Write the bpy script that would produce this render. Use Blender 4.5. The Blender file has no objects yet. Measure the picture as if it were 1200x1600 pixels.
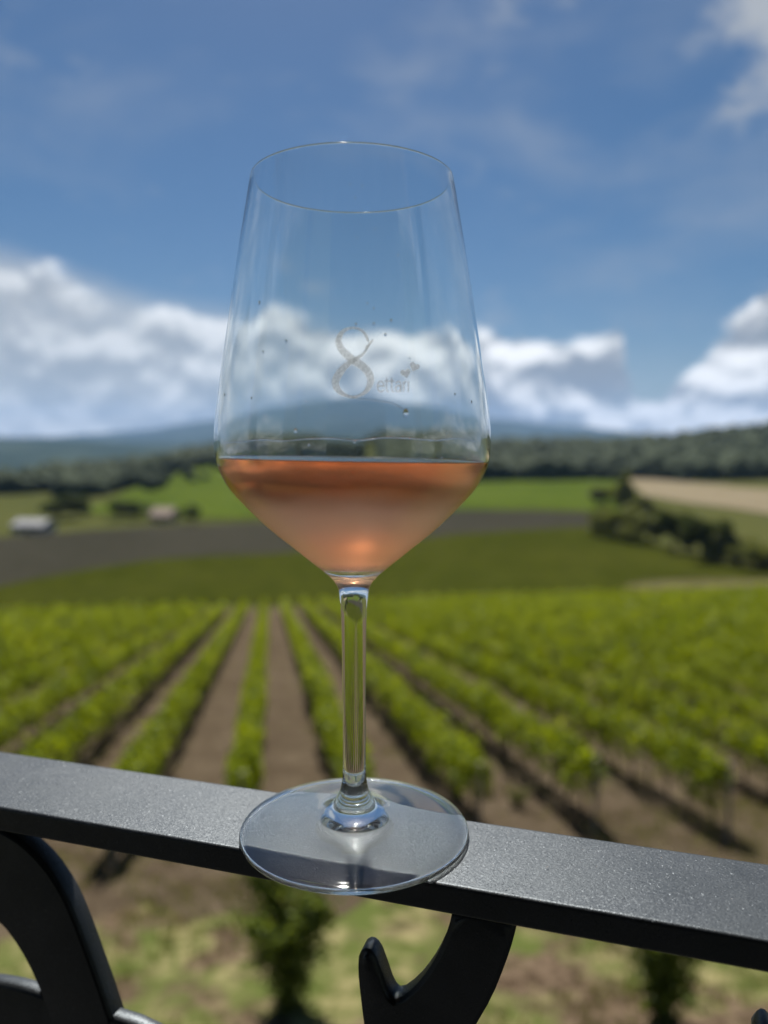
import bpy, bmesh, math, random
import numpy as np
from mathutils import Vector
R = math.radians
random.seed(7); rng = np.random.default_rng(7)
S = bpy.context.scene
COL = S.collection

# ------------------------------------------------------------------ camera
FPX, PITCH = 1203.0, R(4.75)                       # focal length in 1200x1600 pixels, tilt down
CAM = np.array([0.01066, -0.2682, 0.1385])         # the foot of the glass stands at the origin
cd = bpy.data.cameras.new('camera'); cam = bpy.data.objects.new('camera', cd); COL.objects.link(cam)
cam.location = CAM; cam.rotation_euler = (R(90) - PITCH, 0, 0)
cd.sensor_fit = 'VERTICAL'; cd.lens = 6.86; cd.sensor_height = 6.86 * 1600 / FPX; cd.sensor_width = cd.sensor_height * .75
cd.clip_start = 0.01; cd.clip_end = 60000
cd.dof.use_dof = True; cd.dof.focus_distance = 0.258; cd.dof.aperture_fstop = 1.5
S.camera = cam

# ------------------------------------------------------------------ light
SUN_EL, SUN_AZ = R(54), R(-6)                       # azimuth from +Y towards +X
sd = bpy.data.lights.new('sun', 'SUN'); sun = bpy.data.objects.new('sun', sd); COL.objects.link(sun)
sd.energy = 5.0; sd.angle = R(0.53); sd.color = (1.0, 0.965, 0.91)
sun.rotation_euler = (R(90) - SUN_EL, 0, math.pi - SUN_AZ)
sun.location = (2, 30, 60)

W = bpy.data.worlds.new('World'); S.world = W; W.use_nodes = True
nt = W.node_tree; nt.nodes.clear()
def N(t, typ, **kw):
    n = t.nodes.new(typ)
    for k, v in kw.items(): setattr(n, k, v)
    return n
def put(t, sock, v):
    if isinstance(v, bpy.types.NodeSocket): t.links.new(v, sock)
    elif v is not None: sock.default_value = v
def M_(t, op, a, b=None, c=None, clamp=False):
    n = N(t, 'ShaderNodeMath', operation=op, use_clamp=clamp)
    put(t, n.inputs[0], a); put(t, n.inputs[1], b); put(t, n.inputs[2], c)
    return n.outputs[0]
def VM(t, op, a, b=None):
    n = N(t, 'ShaderNodeVectorMath', operation=op); put(t, n.inputs[0], a); put(t, n.inputs[1], b)
    return n.outputs[0]
def NOISE(t, vec, scale, detail=4, rough=.5, dist=0, col=False):
    n = N(t, 'ShaderNodeTexNoise'); put(t, n.inputs['Vector'], vec)
    n.inputs['Scale'].default_value = scale; n.inputs['Detail'].default_value = detail
    n.inputs['Roughness'].default_value = rough; n.inputs['Distortion'].default_value = dist
    return n.outputs['Color' if col else 'Fac']
def SMOOTH(t, v, a, b, lo=0, hi=1):
    n = N(t, 'ShaderNodeMapRange', interpolation_type='SMOOTHSTEP'); put(t, n.inputs[0], v)
    for k, q in zip((1, 2, 3, 4), (a, b, lo, hi)): n.inputs[k].default_value = q
    return n.outputs[0]
def MIX(t, f, a, b, mode='MIX'):
    n = N(t, 'ShaderNodeMix', data_type='RGBA', blend_type=mode)
    put(t, n.inputs[0], f); put(t, n.inputs[6], a); put(t, n.inputs[7], b)
    return n.outputs[2]
def RAMP(t, f, stops):
    n = N(t, 'ShaderNodeValToRGB'); put(t, n.inputs[0], f); e = n.color_ramp.elements
    while len(e) > 1: e.remove(e[0])
    e[0].position = stops[0][0]; e[0].color = (*stops[0][1], 1)
    for p, c in stops[1:]:
        q = e.new(p); q.color = (*c, 1)
    return n.outputs[0]

sky = N(nt, 'ShaderNodeTexSky', sky_type='NISHITA', sun_disc=False)
sky.sun_elevation = SUN_EL; sky.sun_rotation = SUN_AZ
sky.air_density = 1.0; sky.dust_density = 0.6; sky.ozone_density = 2.0; sky.altitude = 300
tc = N(nt, 'ShaderNodeTexCoord'); dr = tc.outputs['Generated']
sp = N(nt, 'ShaderNodeSeparateXYZ'); nt.links.new(dr, sp.inputs[0])
az = M_(nt, 'ARCTAN2', sp.outputs[0], sp.outputs[1]); el = M_(nt, 'ARCSINE', sp.outputs[2])
# the height of the cumulus bank goes up and down round the horizon
fc = N(nt, 'ShaderNodeFloatCurve'); cv = fc.mapping.curves[0]
bank = [(-3.1416, .16), (-2.5, .12), (-2.0, .2), (-1.4, .15), (-.9, .21), (-.6, .235), (-.463, .225), (-.39, .212), (-.32, .197), (-.22, .18), (-.12, .172), (0, .17), (.083, .156),
        (.165, .148), (.245, .136), (.28, .14), (.31, .112), (.335, .062), (.352, .088), (.395, .13), (.43, .16), (.463, .195), (.56, .21), (.75, .17), (1.1, .12), (1.6, .19), (2.2, .13), (2.7, .18), (3.1416, .16)]
P = [((a + 3.1416) / 6.2832, e * 2) for a, e in bank]
cv.points[0].location = P[0]; cv.points[1].location = P[-1]
for q in P[1:-1]: cv.points.new(*q)
fc.mapping.update()
put(nt, fc.inputs['Value'], M_(nt, 'DIVIDE', M_(nt, 'ADD', az, 3.1416), 6.2832))
top = M_(nt, 'MULTIPLY', fc.outputs[0], .5)
cvec = VM(nt, 'MULTIPLY', dr, (1, 1, 1.45))
def cloudnoise(v):
    big = NOISE(nt, v, 8.5, 6, .56, .15)
    return big
n0 = cloudnoise(cvec)
n1 = cloudnoise(VM(nt, 'ADD', cvec, (0.004, -.004, .030)))
rise = M_(nt, 'MINIMUM', M_(nt, 'MULTIPLY', M_(nt, 'SUBTRACT', top, el), 11.0), .42)
gaps = M_(nt, 'MULTIPLY', M_(nt, 'SUBTRACT', NOISE(nt, VM(nt, 'ADD', cvec, (4.1, 2.7, .35)), 5.5, 3, .5), .5), 1.5)
cov = M_(nt, 'ADD', M_(nt, 'ADD', rise, M_(nt, 'MULTIPLY', M_(nt, 'SUBTRACT', n0, .5), 1.5)), gaps)
cum = SMOOTH(nt, cov, -.02, .26)
lit = M_(nt, 'ADD', .44, M_(nt, 'MULTIPLY', M_(nt, 'SUBTRACT', n0, n1), 6.0), clamp=True)  # bright tops and grey undersides painted into the cloud colour as if sunlit
ccol = RAMP(nt, lit, [(0, (3.1, 3.45, 3.7)), (.40, (5.9, 6.1, 6.2)), (.75, (11.0, 11.1, 11.0)), (1, (13.2, 13.2, 13.0))])
# thin high cloud
hv = VM(nt, 'MULTIPLY', dr, (1, 1, 2.2))
h0 = NOISE(nt, VM(nt, 'ADD', hv, (2.3, .4, 1.2)), 2.6, 5, .55, .4)
cir = M_(nt, 'MULTIPLY', SMOOTH(nt, h0, .50, .82), .40)
c2 = M_(nt, 'MULTIPLY', SMOOTH(nt, NOISE(nt, VM(nt, 'ADD', hv, (.9, 3.4, .2)), 6.5, 5, .6), .56, .76), .42)
cir = M_(nt, 'MAXIMUM', cir, c2)
# one brighter tuft high up
bd = VM(nt, 'NORMALIZE', Vector((0.50, .90, .545)))
dt = N(nt, 'ShaderNodeVectorMath', operation='DISTANCE'); put(nt, dt.inputs[0], dr); put(nt, dt.inputs[1], tuple(Vector((0.495, .90, .535)).normalized()))
blob = M_(nt, 'MULTIPLY', SMOOTH(nt, M_(nt, 'SUBTRACT', M_(nt, 'ADD', n0, .12), M_(nt, 'MULTIPLY', dt.outputs['Value'], 2.2)), .30, .56), .95)
cir = M_(nt, 'MAXIMUM', cir, blob)
hsv = N(nt, 'ShaderNodeHueSaturation'); hsv.inputs['Saturation'].default_value = 1.38; hsv.inputs['Value'].default_value = .57
nt.links.new(sky.outputs[0], hsv.inputs['Color'])
c = MIX(nt, cir, hsv.outputs[0], (4.9, 5.2, 5.5, 1))
sheet_ = M_(nt, 'MULTIPLY', SMOOTH(nt, M_(nt, 'ADD', M_(nt, 'SUBTRACT', top, el), M_(nt, 'MULTIPLY', M_(nt, 'SUBTRACT', h0, .5), .06)), -.02, .035), M_(nt, 'MULTIPLY', SMOOTH(nt, az, .0, -.28), SMOOTH(nt, az, -2.2, -1.2)))
c = MIX(nt, M_(nt, 'MULTIPLY', sheet_, .75), c, (6.2, 6.4, 6.4, 1))
c = MIX(nt, M_(nt, 'MULTIPLY', cum, M_(nt, 'SUBTRACT', 1, M_(nt, 'MULTIPLY', sheet_, .55))), c, ccol)
bg = N(nt, 'ShaderNodeBackground'); bg.inputs['Strength'].default_value = 0.050
nt.links.new(c, bg.inputs['Color'])
nt.links.new(bg.outputs[0], N(nt, 'ShaderNodeOutputWorld').inputs['Surface'])

vs = S.view_settings; vs.view_transform = 'Standard'; vs.look = 'None'; vs.gamma = 1; vs.use_curve_mapping = False
vs.exposure = 0.85
cy = S.cycles
cy.max_bounces = 18; cy.transmission_bounces = 16; cy.glossy_bounces = 8; cy.diffuse_bounces = 4; cy.transparent_max_bounces = 16; cy.volume_bounces = 1
cy.caustics_reflective = True; cy.caustics_refractive = True; cy.blur_glossy = 3.0
cy.sample_clamp_indirect = 40; cy.use_denoising = True
try: cy.denoiser = 'OPENIMAGEDENOISE'
except Exception: pass

# ------------------------------------------------------------------ helpers
def tag(o, label=None, cat=None, group=None, kind=None):
    for k, v in (('label', label), ('category', cat), ('group', group), ('kind', kind)):
        if v: o[k] = v
    return o
def empty(name, loc=(0, 0, 0), rz=0):
    o = bpy.data.objects.new(name, None); COL.objects.link(o)
    o.location = loc; o.rotation_euler = (0, 0, rz); o.empty_display_size = .1
    return o
def mesh_np(name, V, F, mat, parent=None, smooth=False):
    """V (n,3) array, F (m,k) array of equal-sided faces"""
    me = bpy.data.meshes.new(name); V = np.asarray(V, np.float32); F = np.asarray(F, np.int32)
    me.vertices.add(len(V)); me.vertices.foreach_set('co', V.ravel())
    k = F.shape[1]; me.loops.add(F.size); me.loops.foreach_set('vertex_index', F.ravel())
    me.polygons.add(len(F)); me.polygons.foreach_set('loop_start', np.arange(0, F.size, k, dtype=np.int32))
    me.polygons.foreach_set('loop_total', np.full(len(F), k, np.int32))
    if smooth: me.polygons.foreach_set('use_smooth', np.ones(len(F), bool))
    me.update(calc_edges=True); me.validate()
    me.materials.append(mat)
    return link(name, me, parent)
def link(name, me, parent=None):
    o = bpy.data.objects.new(name, me); COL.objects.link(o); o.parent = parent
    return o
def from_bm(name, bm, mat, parent=None, smooth=False):
    me = bpy.data.meshes.new(name); bm.normal_update(); bm.to_mesh(me); bm.free(); me.materials.append(mat)
    if smooth:
        for p in me.polygons: p.use_smooth = True
    return link(name, me, parent)
def box_bm(bm, x0, x1, y0, y1, z0, z1, rot=None):
    v = [bm.verts.new((x, y, z)) for z in (z0, z1) for x, y in ((x0, y0), (x1, y0), (x1, y1), (x0, y1))]
    for f in ((0, 3, 2, 1), (4, 5, 6, 7), (0, 1, 5, 4), (1, 2, 6, 5), (2, 3, 7, 6), (3, 0, 4, 7)): bm.faces.new([v[i] for i in f])
    return v
def ray(px, py):
    a = (np.asarray(px, float) - 600) / FPX; b = -(np.asarray(py, float) - 800) / FPX
    a, b = np.broadcast_arrays(a, b)
    return np.stack([a, math.cos(PITCH) + b * math.sin(PITCH), -math.sin(PITCH) + b * math.cos(PITCH)], -1)

# ------------------------------------------------------------------ materials
def newmat(name):
    m = bpy.data.materials.new(name); m.use_nodes = True; t = m.node_tree; t.nodes.clear()
    out = N(t, 'ShaderNodeOutputMaterial'); return m, t, out
def principled(name, col=(.5, .5, .5), rough=.6, metallic=0, spec=.5, noise=None, bump=None, ior=1.5):
    """noise = list of (scale, detail, dark colour, light colour); bump = (scale, strength, distance)"""
    m, t, out = newmat(name); p = N(t, 'ShaderNodeBsdfPrincipled'); t.links.new(p.outputs[0], out.inputs[0])
    p.inputs['Roughness'].default_value = rough; p.inputs['Metallic'].default_value = metallic; p.inputs['Specular IOR Level'].default_value = spec
    tcx = N(t, 'ShaderNodeTexCoord'); v = tcx.outputs['Object']
    c = (*col, 1)
    if noise:
        c = None
        for sc, det, a, b in noise:
            f = SMOOTH(t, NOISE(t, v, sc, det, .6), .32, .68)
            layer = MIX(t, f, (*a, 1), (*b, 1))
            c = layer if c is None else MIX(t, .5, c, layer)
    put(t, p.inputs['Base Color'], c)
    if bump:
        b = N(t, 'ShaderNodeBump'); b.inputs['Strength'].default_value = bump[1]; b.inputs['Distance'].default_value = bump[2]
        t.links.new(NOISE(t, v, bump[0], 5, .65), b.inputs['Height']); t.links.new(b.outputs[0], p.inputs['Normal'])
    return m
def leafmat(name, a, b, trans=.45, scale=1.2):
    m, t, out = newmat(name)
    tcx = N(t, 'ShaderNodeTexCoord'); g = N(t, 'ShaderNodeNewGeometry')
    f = M_(t, 'ADD', M_(t, 'MULTIPLY', g.outputs['Random Per Island'], .5), M_(t, 'MULTIPLY', NOISE(t, tcx.outputs['Object'], scale, 3), .3))
    f = M_(t, 'ADD', f, M_(t, 'MULTIPLY', M_(t, 'SUBTRACT', NOISE(t, tcx.outputs['Object'], scale * .14, 2), .42), 1.1), clamp=True)
    c = MIX(t, f, (*a, 1), (*b, 1))
    d = N(t, 'ShaderNodeBsdfPrincipled'); d.inputs['Roughness'].default_value = .5; d.inputs['Specular IOR Level'].default_value = .15
    t.links.new(c, d.inputs['Base Color'])
    tr = N(t, 'ShaderNodeBsdfTranslucent'); t.links.new(MIX(t, 1.0, c, (1.35, 1.25, .45, 1), 'MULTIPLY'), tr.inputs['Color'])
    mx = N(t, 'ShaderNodeMixShader'); mx.inputs[0].default_value = trans
    t.links.new(d.outputs[0], mx.inputs[1]); t.links.new(tr.outputs[0], mx.inputs[2]); t.links.new(mx.outputs[0], out.inputs[0])
    return m
MAT = {}
MAT['ground'] = principled('meadow', rough=1, spec=0, noise=[(.02, 4, (0.045, 0.05625, 0.0154), (0.075, 0.07875, 0.0245)), (.6, 5, (0.045, 0.0525, 0.014), (0.09, 0.0825, 0.0315))], bump=(1.5, .5, .2))
def yardmat():
    m, t, out = newmat('dry_grass_yard'); p = N(t, 'ShaderNodeBsdfPrincipled'); t.links.new(p.outputs[0], out.inputs[0])
    p.inputs['Roughness'].default_value = 1; p.inputs['Specular IOR Level'].default_value = 0
    v = N(t, 'ShaderNodeTexCoord').outputs['Object']
    g = MIX(t, SMOOTH(t, NOISE(t, v, 2.6, 5, .65), .38, .62), (.07, .085, .022, 1), (.24, .21, .10, 1))
    g = MIX(t, SMOOTH(t, NOISE(t, v, .8, 4, .6), .42, .62), g, (.085, .105, .028, 1))
    e = MIX(t, SMOOTH(t, NOISE(t, v, 6, 5, .65), .35, .65), (.05, .034, .021, 1), (.15, .108, .072, 1))
    c = MIX(t, SMOOTH(t, NOISE(t, v, .55, 5, .62), .47, .58), g, e)
    put(t, p.inputs['Base Color'], c)
    b = N(t, 'ShaderNodeBump'); b.inputs['Distance'].default_value = .08; t.links.new(NOISE(t, v, 9, 5, .65), b.inputs['Height']); t.links.new(b.outputs[0], p.inputs['Normal'])
    return m
MAT['yard'] = yardmat()
MAT['soil'] = principled('tilled_soil', rough=1, spec=0, noise=[(.25, 3, (.060, .042, .027), (.092, .067, .046)), (5, 6, (.03, .021, .013), (.15, .112, .078)), (.9, 5, (.045, .034, .02), (.115, .092, .06))], bump=(7, 1.0, .12))
MAT['olive'] = principled('olive_crop', rough=1, spec=0, noise=[(.02, 3, (0.02784, 0.0348, 0.0036), (0.04176, 0.0456, 0.0066)), (.25, 5, (0.02436, 0.0288, 0.0036), (0.0464, 0.0516, 0.0078))], bump=(2, .5, .2))
MAT['plough'] = principled('dark_vine_soil', rough=1, spec=0, noise=[(.03, 3, (0.0286, 0.02756, 0.01908), (0.039, 0.03604, 0.0265)), (.5, 5, (0.0234, 0.02385, 0.0159), (0.0468, 0.0424, 0.0318))], bump=(2, .5, .2))
MAT['green'] = principled('young_crop', rough=1, spec=0, noise=[(.025, 5, (0.03844, 0.0595, 0.008), (0.0744, 0.098, 0.015)), (.3, 4, (0.0434, 0.0665, 0.009), (0.0744, 0.098, 0.015))])
MAT['hill'] = principled('hill_pasture', rough=1, spec=0, noise=[(.012, 4, (.055, .075, .02), (.115, .13, .03)), (.1, 4, (.06, .08, .02), (.12, .13, .032))])
MAT['tan'] = principled('stubble', rough=1, spec=0, noise=[(.02, 4, (0.1584, 0.1296, 0.0792), (0.216, 0.18, 0.1188)), (.3, 4, (0.144, 0.1188, 0.072), (0.216, 0.18, 0.1224))])
MAT['drypasture'] = principled('dry_pasture', rough=1, spec=0, noise=[(.06, 4, (0.06375, 0.06, 0.01875), (0.105, 0.09375, 0.045)), (.5, 4, (0.06, 0.05625, 0.021), (0.1125, 0.0975, 0.04875))])
MAT['mount'] = principled('far_slope', rough=1, spec=0, noise=[(.003, 5, (0.0175, 0.03, 0.0225), (0.045, 0.06, 0.04125))])
MAT['vine'] = leafmat('vine_leaf', (.08, .125, .006), (.26, .305, .014), .52)
MAT['shrubleaf'] = leafmat('shrub_leaf', (.075, .11, .025), (.15, .19, .04), .5, 3)
MAT['treeleaf'] = leafmat('tree_leaf', (.035, .055, .018), (.085, .105, .032), .42, .4)
MAT['paleleaf'] = leafmat('pale_tree_leaf', (.085, .105, .042), (.145, .16, .06), .5, .4)
MAT['wood_far'] = principled('woodland_leaf', rough=.9, spec=.15, noise=[(.012, 3, (0.01848, 0.0315, 0.01296), (0.0396, 0.0525, 0.02016)), (.15, 3, (0.01716, 0.028, 0.01152), (0.0396, 0.0525, 0.0216))], bump=(.8, .8, .6))
MAT['bark'] = principled('bark', rough=.9, noise=[(9, 4, (.05, .035, .025), (.14, .11, .085))], bump=(30, .6, .01))
MAT['post'] = principled('weathered_post', rough=.85, noise=[(12, 4, (.14, .12, .10), (.30, .27, .23))])
MAT['grassblade'] = leafmat('dry_grass_blade', (.06, .085, .02), (.22, .215, .075), .35, 1.1)
MAT['plaster'] = principled('white_plaster', rough=.8, noise=[(1.5, 4, (.30, .29, .27), (.40, .39, .37))])
MAT['plaster2'] = principled('ochre_plaster', rough=.85, noise=[(1.5, 4, (.24, .19, .145), (.34, .28, .22))])
MAT['rooftile'] = principled('roof_tile', rough=.85, noise=[(2.5, 4, (.17, .12, .085), (.28, .21, .155))])
MAT['sheetroof'] = principled('pale_sheet_roof', rough=.6, noise=[(1.0, 4, (.15, .15, .15), (.21, .21, .21))])
MAT['darkdoor'] = principled('dark_opening', (.04, .035, .03), .6)
MAT['stone'] = principled('terrace_stone', rough=.8, noise=[(5, 5, (.025, .024, .023), (.045, .043, .041))])  # kept near black so the unseen terrace throws little light on the railing

# ------------------------------------------------------------------ terrain
UX, UY = math.sin(R(-8.6)), math.cos(R(-8.6))      # the vine rows run this way, down the slope
def pchip(xs, ys):
    xs = np.array(xs, float); ys = np.array(ys, float)
    def f(x): return np.interp(x, xs, ys)
    return f
near_prof = pchip([-60, 0, 96, 106, 116, 130, 170, 235, 400], [-5.63 + .1548 * 60, -5.63, -5.63 - .1548 * 96, -21.75, -22.4, -22.7, -22.6, -22.4, -22.4])
KC = np.array([-600, -100, 0, 100, 200, 330, 450, 540, 640, 770, 1000, 1200, 1400, 2000.])
RINGS = {
 235:  [-22.4] * 14,
 320:  [-23, -22.5, -22.5, -22.3, -22, -21.5, -21, -21, -21, -20.5, -20, -19.5, -19, -18],
 450:  [-22, -21, -20.5, -18, -16, -13, -14, -16, -17, -17.5, -17.5, -16, -14, -10],
 600:  [-32, -31, -29, -20, -10, -4, -5, -7, -8, -8, -7, -3, 3, 9],
 760:  [-45, -44, -42, -28, -13, -1, 0, -1, -1, 0, 1, 16, 26, 30],
 950:  [-45, -42, -40, -34, -26, -20, -16, -14, -12, -8, -8, 8, 18, 24],
 2100: [-70, -70, -70, -70, -68, -60, -40, -40, -40, -40, -40, -30, -20, -10],
 3600: [56, 62, 60, 56, 30, -10, -40, -40, -40, -40, -40, -40, -40, -40],
 4700: [-20] * 14,
 7200: [18, 18, 18, 36, 72, 140, 200, 220, 200, 140, 72, 36, 18, 18],
 9000: None, 10800: [20] * 14, 14000: [0] * 14}
mt = pchip([-600, -100, 60, 230, 330, 450, 540, 640, 765, 860, 930, 1000, 1200, 2000], [690, 688, 684, 671, 655, 632, 619, 630, 650, 663, 665, 676, 690, 692])
RD = np.array(sorted(RINGS)); 
colgrid = np.arange(-600, 2001, 20.)
tab = []
for d in RD:
    if RINGS[d] is None: tab.append((700 - mt(colgrid)) / FPX * 9000)
    else: tab.append(np.interp(colgrid, KC, RINGS[d]))
tab = np.array(tab)
k = np.ones(5) / 5
tab = np.array([np.convolve(np.pad(r, 2, mode='edge'), k, 'valid') for r in tab])
dfine = np.geomspace(235, 14000, 260)
tabf = np.array([np.interp(np.log(dfine), np.log(RD), tab[:, j]) for j in range(tab.shape[1])]).T
k2 = np.hanning(11)[1:-1]; k2 /= k2.sum()
tabf = np.array([np.convolve(np.pad(tabf[:, j], 4, mode='edge'), k2, 'valid') for j in range(tabf.shape[1])]).T
def vnoise(x, y, s, seed=0):
    """cheap smooth value noise"""
    x = np.asarray(x, float) / s + 13.7 * seed; y = np.asarray(y, float) / s - 7.3 * seed
    xi = np.floor(x); yi = np.floor(y); fx = x - xi; fy = y - yi; fx = fx * fx * (3 - 2 * fx); fy = fy * fy * (3 - 2 * fy)
    def h(a, b): return np.modf(np.abs(np.sin(a * 127.1 + b * 311.7 + seed * 17.3) * 43758.5453))[0]
    return (h(xi, yi) * (1 - fx) + h(xi + 1, yi) * fx) * (1 - fy) + (h(xi, yi + 1) * (1 - fx) + h(xi + 1, yi + 1) * fx) * fy - .5
def H(x, y):
    x = np.asarray(x, float); y = np.asarray(y, float)
    s = UX * x + UY * y
    zn = near_prof(s)
    d = np.maximum(y, 236.); cl = np.clip(x / d * FPX + 600, -600, 1999)
    fi = np.interp(d, dfine, np.arange(len(dfine))); i0 = np.minimum(fi.astype(int), len(dfine) - 2); a = fi - i0
    cj = (cl + 600) / 20; j0 = np.minimum(cj.astype(int), tabf.shape[1] - 2); b = cj - j0
    zf = (tabf[i0, j0] * (1 - b) + tabf[i0, j0 + 1] * b) * (1 - a) + (tabf[i0 + 1, j0] * (1 - b) + tabf[i0 + 1, j0 + 1] * b) * a
    zf = zf + vnoise(x, y, 60, 1) * np.clip((d - 300) / 100, 0, 3) + vnoise(x, y, 420, 2) * np.clip((d - 2600) / 60, 0, 40) + vnoise(x, y, 160, 3) * np.clip((d - 6000) / 80, 0, 20)
    w = np.clip((y - 235) / 85, 0, 1)
    return zn * (1 - w) + zf * w
def hit(px, py, far=14000):
    """where the line of sight through a pixel of the photograph meets the ground"""
    r = ray(px, py); sh = r.shape[:-1]; r = r.reshape(-1, 3)
    t = np.full(len(r), np.nan); tprev = np.full(len(r), 2.0); done = np.zeros(len(r), bool)
    for q in np.geomspace(4, far, 700):
        p = CAM + r * q
        b = (p[:, 2] < H(p[:, 0], p[:, 1])) & ~done
        t[b] = q; done |= b
        if done.all(): break
    t = np.where(done, t, far)
    lo, hi = t / 1.0112 , t.copy()
    for _ in range(18):
        mid = (lo + hi) / 2; p = CAM + r * mid[:, None]; b = p[:, 2] < H(p[:, 0], p[:, 1])
        hi = np.where(b, mid, hi); lo = np.where(b, lo, mid)
    p = CAM + r * hi[:, None]; p[:, 2] = H(p[:, 0], p[:, 1])
    return p.reshape(*sh, 3)
def grid_faces(nr, nc):
    i = np.arange(nr - 1)[:, None] * nc + np.arange(nc - 1)[None]; i = i.ravel()
    return np.stack([i, i + 1, i + nc + 1, i + nc], 1)
def sheet(name, X, Y, Z, mat, kind='structure', parent=None):
    o = mesh_np(name, np.stack([X, Y, Z], -1).reshape(-1, 3), grid_faces(*X.shape), mat, parent, True)
    tag(o, kind=kind); return o
ys = np.concatenate([np.linspace(-45, 130, 60)[:-1], np.geomspace(130, 14000, 270)])
aa = np.linspace(-1.05, 1.05, 230)
Y, A = np.meshgrid(ys, aa, indexing='ij'); X = A * (Y + 85)
far_rows = ys > 1000
def rows_sheet(name, sel, mat, kind='structure'):
    return sheet(name, X[sel], Y[sel], H(X[sel], Y[sel]), mat, kind)
sp_ = int(np.searchsorted(ys, 1000))
rows_sheet('ground', slice(0, sp_ + 1), MAT['ground'])
mm = rows_sheet('hills', slice(sp_, len(ys)), MAT['mount'])

# fields and soil laid over the ground
def rows_patch(name, s0, s1, t0, t1, ns, ntt, off, mat, edge=0):
    s, t = np.meshgrid(np.linspace(s0, s1, ns), np.linspace(t0, t1, ntt), indexing='ij')
    s = s + edge * vnoise(t, s * 0, 2.6, 3) * np.clip(1 - (s - s0) / 8, 0, 1) + edge * .5 * vnoise(t, s * 0, .8, 4) * np.clip(1 - (s - s0) / 8, 0, 1)
    x = UX * s + UY * t; y = UY * s - UX * t
    return sheet(name, x, y, H(x, y) + off, mat)
rows_patch('dry_grass', -6, 18, -30, 40, 24, 60, .012, MAT['yard'])
rows_patch('vineyard_soil', 11.6, 103, -62, 92, 90, 400, .020, MAT['soil'], 4.0)
def field(name, xs, yn, yf, mat, off, n=22, cols=90):
    px = np.linspace(xs[0], xs[-1], cols)
    a = hit(px, np.interp(px, xs, yn)); b = hit(px, np.interp(px, xs, yf))
    w = np.linspace(0, 1, n)[:, None]
    x = a[None, :, 0] * (1 - w) + b[None, :, 0] * w; y = a[None, :, 1] * (1 - w) + b[None, :, 1] * w
    x = x + vnoise(x, y, 9, 5) * 2.0 * (y / 250); y = y + vnoise(x, y, 11, 6) * 5 * (y / 250)
    return sheet(name, x, y, H(x, y) + off, mat)
B1x = [-150, 0, 140, 245, 420, 560, 720, 925, 960]; B1y = [940, 918, 890, 876, 866, 855, 836, 824, 824]
B2y = [850, 841, 828, 822, 815, 806, 797, 801, 801]
field('ploughed_field', B1x, [q + 3 for q in B1y], B2y, MAT['plough'], .10)
field('crop_field', [-150, 0, 140, 245, 420, 560, 720, 925, 1000, 1060, 1200, 1400], [952, 950, 948, 945, 945, 945, 940, 935, 905, 905, 905, 925], [940, 918, 890, 876, 866, 855, 836, 824, 838, 868, 893, 915], MAT['olive'], .22)
field('green_field', [640, 720, 800, 880, 970], [800, 797, 797, 798, 800], [758, 755, 751, 750, 753], MAT['green'], .3)
field('stubble_field', [985, 1010, 1100, 1200, 1330], [760, 776, 790, 803, 812], [749, 749, 757, 766, 775], MAT['tan'], .34)
field('hill_meadow', [140, 200, 250, 300, 350, 450, 560], [802, 806, 810, 812, 812, 808, 800], [797, 768, 748, 735, 726, 726, 735], MAT['green'], .45)
field('dry_pasture', [960, 1020, 1100, 1200, 1400], [918, 926, 928, 930, 935], [914, 910, 907, 906, 920], MAT['drypasture'], .2, 8)

# ------------------------------------------------------------------ foliage builders
def leaf_quads(P, size, rg, up=.35):
    """one folded leaf per point"""
    n = len(P); size = np.broadcast_to(size, n)[:, None] * rg.uniform(.7, 1.25, (n, 1))
    nrm = rg.normal(size=(n, 3)); nrm[:, 2] = np.abs(nrm[:, 2]) + up; nrm /= np.linalg.norm(nrm, axis=1)[:, None]
    a = rg.normal(size=(n, 3)); a -= (a * nrm).sum(1)[:, None] * nrm; a /= np.linalg.norm(a, axis=1)[:, None]
    b = np.cross(nrm, a)
    v0 = P - a * size * .5; v2 = P + a * size * .55 - nrm * size * .12
    v1 = P + b * size * .48 + nrm * size * .14; v3 = P - b * size * .48 + nrm * size * .14
    V = np.stack([v0, v1, v2, v3], 1).reshape(-1, 3)
    i = np.arange(n)[:, None] * 4
    F = np.concatenate([i + [0, 1, 2], i + [0, 2, 3]], 1).reshape(-1, 3)
    return V, F
def tube(bm, pts, radii, seg=6):
    rings = []
    for i, (p, r) in enumerate(zip(pts, radii)):
        p = Vector(p); d = (Vector(pts[min(i + 1, len(pts) - 1)]) - Vector(pts[max(i - 1, 0)])).normalized()
        a = d.cross(Vector((1, .3, .2))).normalized(); b = d.cross(a)
        rings.append([bm.verts.new(p + (a * math.cos(t) + b * math.sin(t)) * r) for t in [2 * math.pi * q / seg for q in range(seg)]])
    for u, v in zip(rings, rings[1:]):
        for q in range(seg): bm.faces.new((u[q], u[(q + 1) % seg], v[(q + 1) % seg], v[q]))
    bm.faces.new(rings[0][::-1]); bm.faces.new(rings[-1])

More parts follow.
